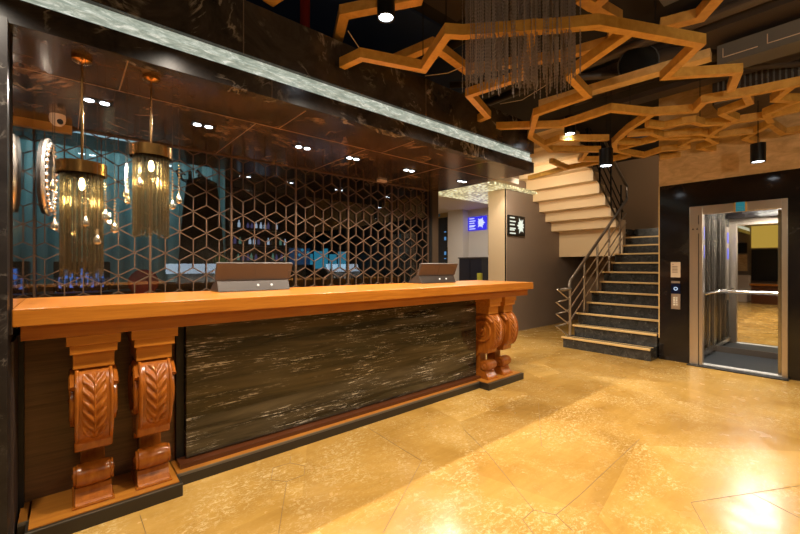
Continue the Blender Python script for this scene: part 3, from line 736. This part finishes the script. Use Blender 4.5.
# offsets along the image plane: right vector (.76,-.65), depth vector (.65,.76)
def off(r, d): return (.76*r+.65*d, -.65*r+.76*d)
pendant(.063, 2.68, 1.865, 1.265, 'nearer brass ringed pendant lamp with smoky glass rods, on the left',
        [(*off(-.145, 0), 1.80, 1.51), (*off(-.075, -.09), 1.82, 1.70), (*off(.075, -.07), 1.74, 1.52), (*off(.125, 0), 1.76, 1.56), (*off(.12, -.05), 1.51, 1.43), (*off(.13, .06), 1.68, 1.50)])
pendant(.378, 2.69, 2.015, 1.50, 'farther brass ringed pendant lamp with smoky glass rods, right of the other',
        [(*off(-.125, -.02), 1.91, 1.68), (*off(-.105, -.06), 1.88, 1.71), (*off(.0, -.10), 1.90, 1.76), (*off(.125, 0), 1.87, 1.65), (*off(.14, .04), 1.92, 1.69)])

# ------------------------------------------------------------------ SOFFIT DOWNLIGHTS
dl_lab = ['behind the near pendant rod', 'second pair from the left in the soffit', 'third pair from the left, above the lattice', 'fourth pair, just left of the soffit middle seam', 'fifth pair, near the right part of the soffit', 'last pair, by the corridor end']
for i, (u, v) in enumerate(((97, 101), (203, 125), (303, 147), (353, 158), (409, 170), (462, 181))):
    X, Y_ = atZ(u, v, 2.43)
    o = thing('twin_downlight', 'recessed twin downlight in the soffit, '+dl_lab[i], 'downlight', (X, Y_, 2.43), 'twin downlights in the soffit')
    MB().box(X-.085, X+.085, Y_-.04, Y_+.04, 2.424, 2.4305).build('trim_plate', m_black, o)
    for dx in (-.042, .042): MB().lathe([(0, 2.420), (.026, 2.420), (.026, 2.426)], (X+dx, Y_, 0), 18).build('lamp_lens', m_spotlens, o)
tag(MB().box(3.06, 3.18, 3.98, 4.04, 2.405, 2.43).build('soffit_sensor', m_camwhite), 'small pale rectangular sensor on the soffit above the lattice', 'sensor')

# ------------------------------------------------------------------ CYLINDER SPOTS
def cylspot(u, v, zb, r, h, ztop, label, pw=0):
    x, y = atZ(u, v, zb)
    o = thing('cylinder_spotlight', label, 'spotlight', (x, y, zb), 'black cylinder spotlights')
    MB().lathe([(r*.8, zb+.012), (r*.8, zb), (r, zb), (r, zb+h), (0, zb+h)], (x, y, 0), 28).build('housing', m_blackmetal, o, smooth=True)
    MB().lathe([(0, zb+.006), (r*.78, zb+.006), (r*.78, zb+.012)], (x, y, 0), 20).build('lens', m_spotlens, o)
    MB().tube([(x, y, zb+h), (x, y, ztop)], .004, 6).build('cord', m_black, o)
    if pw: spot('cylinder_spot', (x, y, zb-.01), pw, WW, 110, .6, .04)
cylspot(386, 18, 2.85, .055, .22, ZC, 'black cylinder spotlight nearest the camera, above the marble fascia')
cylspot(570, 134, 2.85, .064, .2, ZC, 'black cylinder spotlight just right of the chain curtain, before the stairs', 40)
cylspot(606, 166, 2.5, .075, .2, ZC, 'black cylinder spotlight hanging lowest before the upper stair flight', 30)
cylspot(758, 162, 2.45, .066, .2, 3.118, 'black cylinder spotlight in front of the lift wall', 30)
cylspot(506, 183, 2.86, .065, .05, 3.6, 'small black spotlight hanging at the column edge by the wall sign', 30)

# ------------------------------------------------------------------ CEILING TIMBER LATTICE
BW, BH = .056, .07
def lattice(label, z, lines, mat=m_bar, w=BW, hang=()):
    p0 = atZ(*lines[0][0], z)
    o = thing('ceiling_lattice', label, 'timber lattice', (p0[0], p0[1], z+BH), 'suspended timber lattice')
    for k, ln in enumerate(lines):
        MB().path([atZ(u, v, z) for u, v in ln], w, z+.0006*k, z+BH+.0006*k).build('timber_bar', mat, o)
    for u, v in hang:
        x, y = atZ(u, v, z); MB().tube([(x, y, z+BH), (x, y, ZC)], .004, 5).build('hanger_rod', m_black, o)
    return o
ZA = 2.79; ZBB = 3.06
lattice('large zigzag of golden timber bars crossing above and right of the chain curtain', ZA,
        [[(342, 68.5), (361.5, 59.5), (423.5, 71.5), (447.5, 36.5), (462, 37.5), (560, 31), (597, 27.5), (700, 46), (665, 79), (738, 74), (731, 92)],
         [(632, 34), (568.5, 78), (588, 98), (560, 107.5), (536, 116), (530, 138), (551, 151.5), (600, 152)],
         [(533, 30), (523, 79), (469, 97), (488, 118), (474, 124)]], hang=[(446, 37), (655, 38), (423, 71)])
lattice('short timber bar meeting the fascia beyond its right end', ZA, [[(492, 129.5), (560, 127.5), (578, 122.5), (611, 111.5), (650, 115.5)]])
lattice('upper timber bar bent behind the nearest cylinder spotlight', ZBB, [[(337, 46), (344, 17), (375, 11), (417, 3), (422, -12)]], m_barB, .07)
lattice('upper timber bar crossing below the left edge of the chain curtain', ZBB, [[(392, 65), (432, 48.5), (443, 55), (467, 73), (560, 60), (611, 46), (617, 22), (594, 9), (612, -8)]], m_barB, .07)
lattice('upper timber bar at the left, cut off by the fascia top', ZBB, [[(268, 4), (285, -8)]], m_barB, .08)
lattice('wide pale straight beam in front of the round black fan', ZBB-.02, [[(541, 108), (711, 59)]], wood('pale timber', (.62, .40, .16), (.80, .56, .26), (5, 5, 5), .45, .1), .12)
lattice('upper timber bar passing behind the large zigzag on the right', ZBB, [[(660, 30), (700, 20), (722, -5)], [(580, 0), (594, 9)]], m_barB, .08)
N1 = [[(608, 141), (560, 141), (545, 146.5), (549.5, 152)], [(549, 152), (587, 152.5), (580, 161.5), (612, 161.5), (630, 157)],
      [(529, 180), (567, 170), (588.5, 166), (626, 158.5)], [(551, 163), (567, 170)],
      [(614, 144), (630, 130), (653, 115.5), (695, 112.5), (704, 103.5), (760, 94), (800, 86), (830, 80)],
      [(614, 144), (641, 145), (659, 140), (690, 139)], [(627.5, 137), (651.5, 135), (662, 138.5), (690, 135)],
      [(647, 127), (663.5, 129), (682, 125), (693.5, 123.5), (703, 126.5), (725, 125), (764, 119.5), (800, 111.5), (830, 105)],
      [(746, 97), (750, 105), (722, 115.5), (736, 121.5), (716, 132), (707, 140)],
      [(791, 89), (774.5, 102), (797, 103), (766, 116), (771, 124)],
      [(615.5, 152), (627.5, 155), (644, 158), (662, 152), (690, 149.5)], [(614, 144), (615.5, 152), (633, 147), (655, 142)],
      [(680, 137), (699.5, 135.5), (717.5, 138.5), (743, 135.5), (755, 134), (770, 126.5), (783.5, 135.5), (805, 132)],
      [(680, 147.5), (692, 141.5), (707, 140), (716, 144.5), (699.5, 150), (716, 152), (731, 150), (738.5, 152), (758, 144.5), (744.5, 140), (755, 134)],
      [(660, 160), (680, 158), (708.5, 155), (738.5, 153.5), (765, 149), (777.5, 141.5), (805, 138)]]
lattice('dense network of hexagonal timber bars over the stairs and the lift', ZA, N1, hang=[(630, 130), (700, 126), (611, 141)])

# ------------------------------------------------------------------ CHAIN CURTAIN
cx_, cy_ = 2.28, 1.46
cc_ = thing('chain_chandelier', 'brown ball chain curtain chandelier hanging from the ceiling', 'chandelier', (cx_, cy_, 3.55))
Rv = Vector((.76, -.65)).normalized(); Dv = Vector((.65, .76)).normalized()
MB().box(cx_-.39, cx_+.39, cy_-.2, cy_+.2, 3.5, 3.56, Matrix.Translation((cx_, cy_, 0)) @ Matrix.Rotation(-.7076, 4, 'Z') @ Matrix.Translation((-cx_, -cy_, 0))).build('mounting_frame', m_blackmetal, cc_)
def strand_mb(x, y, zb):
    m_ = MB(); z = 3.5; k = 0
    n = int((3.5-zb)/.022)
    m_.tube([(x, y, 3.5-(3.5-zb)*i/(2*n)) for i in range(2*n+1)], .003, 4, rads=[.0046 if i % 2 else .0018 for i in range(2*n+1)])
    return m_
proto_s = None
lens = []
for i in range(100):
    a = -.345+.70*(i+.5)/100; d = -.20+.13*random.random()
    lens.append((a, d, 2.44+.07*random.random()+(.07 if a > .1 else 0)))
for a, d, zb in lens:
    px, py = cx_+Rv.x*a+Dv.x*d, cy_+Rv.y*a+Dv.y*d
    if proto_s is None:
        proto_s = strand_mb(cx_, cy_, 2.5).build('chain_strand', m_strand, cc_); g = proto_s
    else: g = proto_s.copy(); COL.objects.link(g)
    sc_ = 3.5-zb
    g.scale = (1, 1, sc_); g.location = (px-cx_, py-cy_, -.05*(1-sc_))
more = MB()
for i in range(150):
    a = random.uniform(-.345, .365); d = random.uniform(-.05, .2)
    more_s = strand_mb(cx_+Rv.x*a+Dv.x*d, cy_+Rv.y*a+Dv.y*d, 2.50+.12*random.random())
    n0 = len(more.v); more.v += more_s.v; more.f += [tuple(q+n0 for q in f) for f in more_s.f]
o = more.build('rear_chain_strands', m_strand, cc_); o['kind'] = 'stuff'

# ------------------------------------------------------------------ DUCTS, SERVICES
def P(name, mb, mat, label, cat, group=None): return tag(mb.build(name, mat), label, cat, group)
ac = thing('air_unit', 'brown air unit with slotted grille above the lift side', 'air unit', (5.5, 0, 3.12))
MB().box(5.52, 6.2, -1.5, 1.05, 3.12, 3.40).build('casing', m_duct, ac)
gr = MB().box(5.49, 5.52, -1.5, 1.03, 3.37, 3.40).box(5.49, 5.52, -1.5, 1.03, 3.12, 3.15)
gr.build('grille_frame', m_ductgrey, ac)
g0 = None
for row in range(2):
    for i in range(44):
        y_ = .99-.045*i
        if g0 is None: g0 = MB().box(5.495, 5.52, y_, y_+.014, 3.155, 3.255).build('grille_slat', m_ductgrey, ac)
        else:
            g = g0.copy(); COL.objects.link(g); g.location = (0, -.045*i, .107*row)
dg = thing('grey_duct', 'grey metal duct box with pale seams, above the zigzag', 'duct', (4.6, .3, 3.18))
MB().box(4.6, 4.85, -.6, .84, 3.18, 3.36).build('duct_body', m_ductgrey, dg)
for y0, y1 in ((.80, .56), (.50, .28)):
    MB().box(4.594, 4.6, y1, y0, 3.235, 3.241).build('seam', m_camwhite, dg); MB().box(4.594, 4.6, y0-.006, y0, 3.235, 3.32).build('seam', m_camwhite, dg)
P('main_duct', MB().box(4.38, 4.85, -2.5, 1.3, 3.42, 3.66), m_duct, 'broad brown duct running across the upper right of the ceiling', 'duct')
P('steel_beam', MB().box(4.9, 5.1, -3, 2.4, 3.42, 3.7), m_beam, 'dark steel beam crossing the ceiling above the grey duct box', 'beam')
P('steel_beam', MB().box(5.15, 5.35, -3, 4.3, 3.3, 3.36), m_duct, 'flat brown tray running below the dark beam, ending over the stairs', 'tray')
P('perforated_tray', MB().box(3.55, 4.0, -2, 1.1, 3.6, 3.66), m_ductgrey, 'grey perforated cable tray at the top right of the ceiling', 'cable tray')
P('ceiling_pipe', MB().tube([(4.05, -2, 3.38), (4.05, 3.2, 3.38)], .05, 14), m_duct, 'brown round pipe running beside the broad duct', 'pipe')
P('ceiling_pipe', MB().tube([(3.2, 2.9, 3.3), (5.6, .2, 3.3)], .035, 12), m_duct, 'thin dark pipe slanting behind the chain curtain', 'pipe')
P('ceiling_pipe', MB().tube([(2.9, -1, 3.5), (2.9, 4.3, 3.5)], .045, 12), m_beam, 'black pipe running above the large zigzag', 'pipe')
P('ceiling_board', MB().box(1.95, 2.8, .8, 2.45, 3.62, 3.7), m_duct, 'dull brown board on the ceiling left of the chain curtain', 'board')
P('red_pipe', MB().tube([(1.62, 3.2, 3.0), (1.62, 3.2, ZC)], .045, 12), m_red, 'red vertical pipe rising behind the fascia top', 'pipe')
fan = thing('duct_fan', 'round black duct fan above the pale beam', 'fan', (4.05, 1.32, 3.2))
Mf = Matrix.Translation((4.05, 1.32, 3.22)) @ Matrix.Rotation(math.radians(-70), 4, 'Z')
def tr(mb, Mx): mb.v = [tuple(Mx @ Vector(p)) for p in mb.v]; return mb
tr(MB().lathe([(0, -.02), (.10, -.03), (.15, -.01), (.165, .04), (.165, .09), (.14, .14), (.05, .16), (0, .16)], (0, 0, 0), 28, 'y'), Mf).build('fan_body', M('black fan body', (.008, .008, .008), .3), fan, smooth=True)
tr(MB().tube([(.166*math.cos(a*PI/16), .03, .166*math.sin(a*PI/16)) for a in range(32)], .006, 6, True), Mf).build('clamp_ring', m_ductgrey, fan, smooth=True)
MB().tube([(4.1, 1.45, 3.25), (4.4, 1.2, 3.36), (4.9, .9, 3.42)], .07, 12).build('flex_duct', m_duct, fan, smooth=True)
for k, pts in enumerate(([(348, 31), (362, 52)], [(425, 76), (448, 73), (462, 67)], [(500, 104), (522, 100), (548, 84)])):
    P('cable', MB().tube([(*atZ(u, v, 3.0+.05*k), 3.0+.05*k) for u, v in pts], .0035, 5), m_camwhite, ['thin pale cable hanging above the leftmost timber bar', 'thin pale cable behind the bend of the zigzag', 'thin pale cable under the chain curtain'][k], 'cable')

# ------------------------------------------------------------------ SIGNS, CORRIDOR
def sign(name, label, x0, x1, z0, z1, plane, y, face, txt, horizontal='x'):
    o = thing(name, label, 'sign', (x0, y, z0) if plane == 'y' else (y, x0, z0))
    def B(a0, a1, b0, b1, d0, d1): # a along, b vertical, d depth towards viewer
        return MB().box(a0, a1, y-d1, y-d0, b0, b1) if plane == 'y' else MB().box(y-d1, y-d0, a0, a1, b0, b1)
    B(x0, x1, z0, z1, 0, .03).build('screen_body', face, o)
    W = x1-x0; H = z1-z0; sgn = 1
    left, right = (x0, x1) if plane == 'y' else (x1, x0)
    def A_(f): return left+(right-left)*f
    for k, f in enumerate((.88, .70, .54, .36, .28, .12)):
        a0, a1 = sorted((A_(.08), A_(.42 if k % 2 else .36))); B(a0, a1, z0+H*f-.012, z0+H*f+.012, .03, .033).build('text_line', txt, o)
    # feathered floral graphic on the right half
    g = MB()
    for k in range(11):
        an = k/11*2*PI+.3; r1 = .42*H if k % 2 else .30*H
        ca, cz = A_(.72), z0+H*.52
        ex, ez = ca+math.cos(an)*min(r1, W*.24), cz+math.sin(an)*r1*1.05
        nx_, nz_ = -math.sin(an)*.020, math.cos(an)*.020
        q = [(ca+nx_, cz+nz_), (ex, ez), (ca-nx_, cz-nz_)]
        dd = y-.035
        g.poly([(a, dd, b) if plane == 'y' else (dd, a, b) for a, b in q])
        q = [((ca+ex)/2+nx_*1.6, (cz+ez)/2+nz_*1.6), (ex, ez), ((ca+ex)/2-nx_*1.6, (cz+ez)/2-nz_*1.6), ((ca*1.5+ex*.5)/2, (cz*1.5+ez*.5)/2)]
        g.poly([(a, dd-.001, b) if plane == 'y' else (dd-.001, a, b) for a, b in q])
    g.build('flower_graphic', txt, o)
    return o
sign('wall_sign', 'black lit wall sign with white lines and a white flower graphic beside the stairs', 6.50, 7.08, 1.90, 2.30, 'y', 4.4, m_black, m_wtxt)
sign('wall_screen', 'blue glowing wall screen with text and flower graphic in the corridor', 6.38, 7.0, 2.27, 2.64, 'x', 8.5, m_blue, m_bluetxt)
struct('crystal_ceiling_panel', box(4.35, 8.3, 4.3, 5.78, 2.80, 2.85), m_crysceil)
struct('door_1', box(8.44, 8.5, 7.72, 8.18, 0, 2.72), M('dark glass door', (.012, .016, .022), .15))
struct('trim_8', box(8.42, 8.5, 7.62, 7.72, 0, 2.95).box(8.42, 8.5, 8.18, 8.5, 0, 2.85).box(8.42, 8.5, 7.62, 8.5, 2.72, 2.85), M('gold door frame', (.36, .26, .10), .4, .2))
for z_ in (2.15, 1.95): pass
dsg = thing('door_display', 'small blue lit marks on the dark corridor door', 'display', (8.44, 7.8, 1.5))
for z_, h_ in ((2.28, .03), (2.05, .10), (1.62, .10), (1.5, .03)): MB().box(8.43, 8.44, 7.79, 7.86, z_, z_+h_).build('lit_mark', emis('pale blue mark', (.1, .3, .6), .6), dsg)
P('switch_plate', MB().box(8.405, 8.42, 7.63, 7.70, 1.85, 2.02), m_camwhite, 'upper white switch plate on the gold door frame', 'switch')
P('switch_plate', MB().box(8.405, 8.42, 7.63, 7.70, 1.6, 1.72), m_camwhite, 'lower white switch plate on the gold door frame', 'switch')
P('round_door_sign', MB().lathe([(0, 0), (.05, 0), (.05, .01), (0, .01)], (8.41, 8.06, 2.80), 16, 'x'), M('blue sign', (.05, .2, .4), .4), 'small round blue sign above the dark corridor door', 'sign')
struct('trim_9', box(8.44, 8.5, 6.24, 6.30, 1.6, 2.85).box(8.44, 8.5, 6.0, 6.06, 1.6, 2.85).box(8.44, 8.5, 6.0, 6.30, 1.58, 1.64), M('dark brown frame', (.05, .025, .018), .5))
cbt = thing('corridor_cabinet', 'dark cabinet against the corridor wall below the blue screen', 'cabinet', (8.2, 6.65, 0))
MB().box(8.1, 8.498, 6.25, 7.0, 0, 1.50).build('body', M('dark navy cabinet', (.01, .01, .018), .4), cbt)
MB().box(8.09, 8.1, 6.62, 6.63, .05, 1.48).build('door_gap', m_black, cbt)
MB().box(8.07, 8.498, 6.23, 7.02, 1.5, 1.53).build('top', m_duct, cbt)
P('yellow_tub', MB().lathe([(.05, 0), (.07, 1.12), (.06, 1.12)], (7.9, 6.15, 0), 14), M('yellow green', (.45, .42, .04), .5), 'yellow green tub beside the dark corridor cabinet', 'tub')

# ------------------------------------------------------------------ FAR SIDE OF THE LOBBY (seen in the lift mirror)
P('lit_wall_panel', MB().box(-4.2, -4.12, 1.3, 2.5, 1.95, 2.75), m_yel, 'yellow lit panel on the far lobby wall seen in the lift mirror', 'panel')
P('wall_television', MB().box(-4.2, -4.14, 1.3, 2.5, .75, 1.9), m_black, 'black television seen in the lift mirror', 'television')
P('wall_board', MB().box(-4.2, -4.14, 2.62, 3.4, 1.77, 2.15), m_black, 'black board seen left of the television in the lift mirror', 'board')
P('patterned_panel', MB().box(-4.2, -4.14, 2.62, 3.1, 1.1, 1.72), m_crystalw, 'beige patterned panel seen in the lift mirror', 'panel')
ld = thing('lobby_desk', 'brown wooden desk seen in the lift mirror', 'desk', (-3, 1.9, 0))
MB().box(-3.4, -2.9, 1.3, 2.4, .62, .68).build('desk_top', m_topdark, ld)
MB().box(-3.35, -2.95, 1.35, 2.35, 0, .62).build('desk_body', m_redwood, ld)
sf = thing('lobby_sofa', 'cream sofa seen in the lift mirror', 'sofa', (-3.5, 3.0, 0))
MB().box(-3.9, -3.3, 2.5, 3.4, 0, .45).build('seat', m_camwhite, sf, bevel=.04)
MB().box(-4.1, -3.85, 2.5, 3.4, 0, .95).build('backrest', m_camwhite, sf, bevel=.04)
for o in bpy.data.objects:
    if '_o' in o: del o['_o']
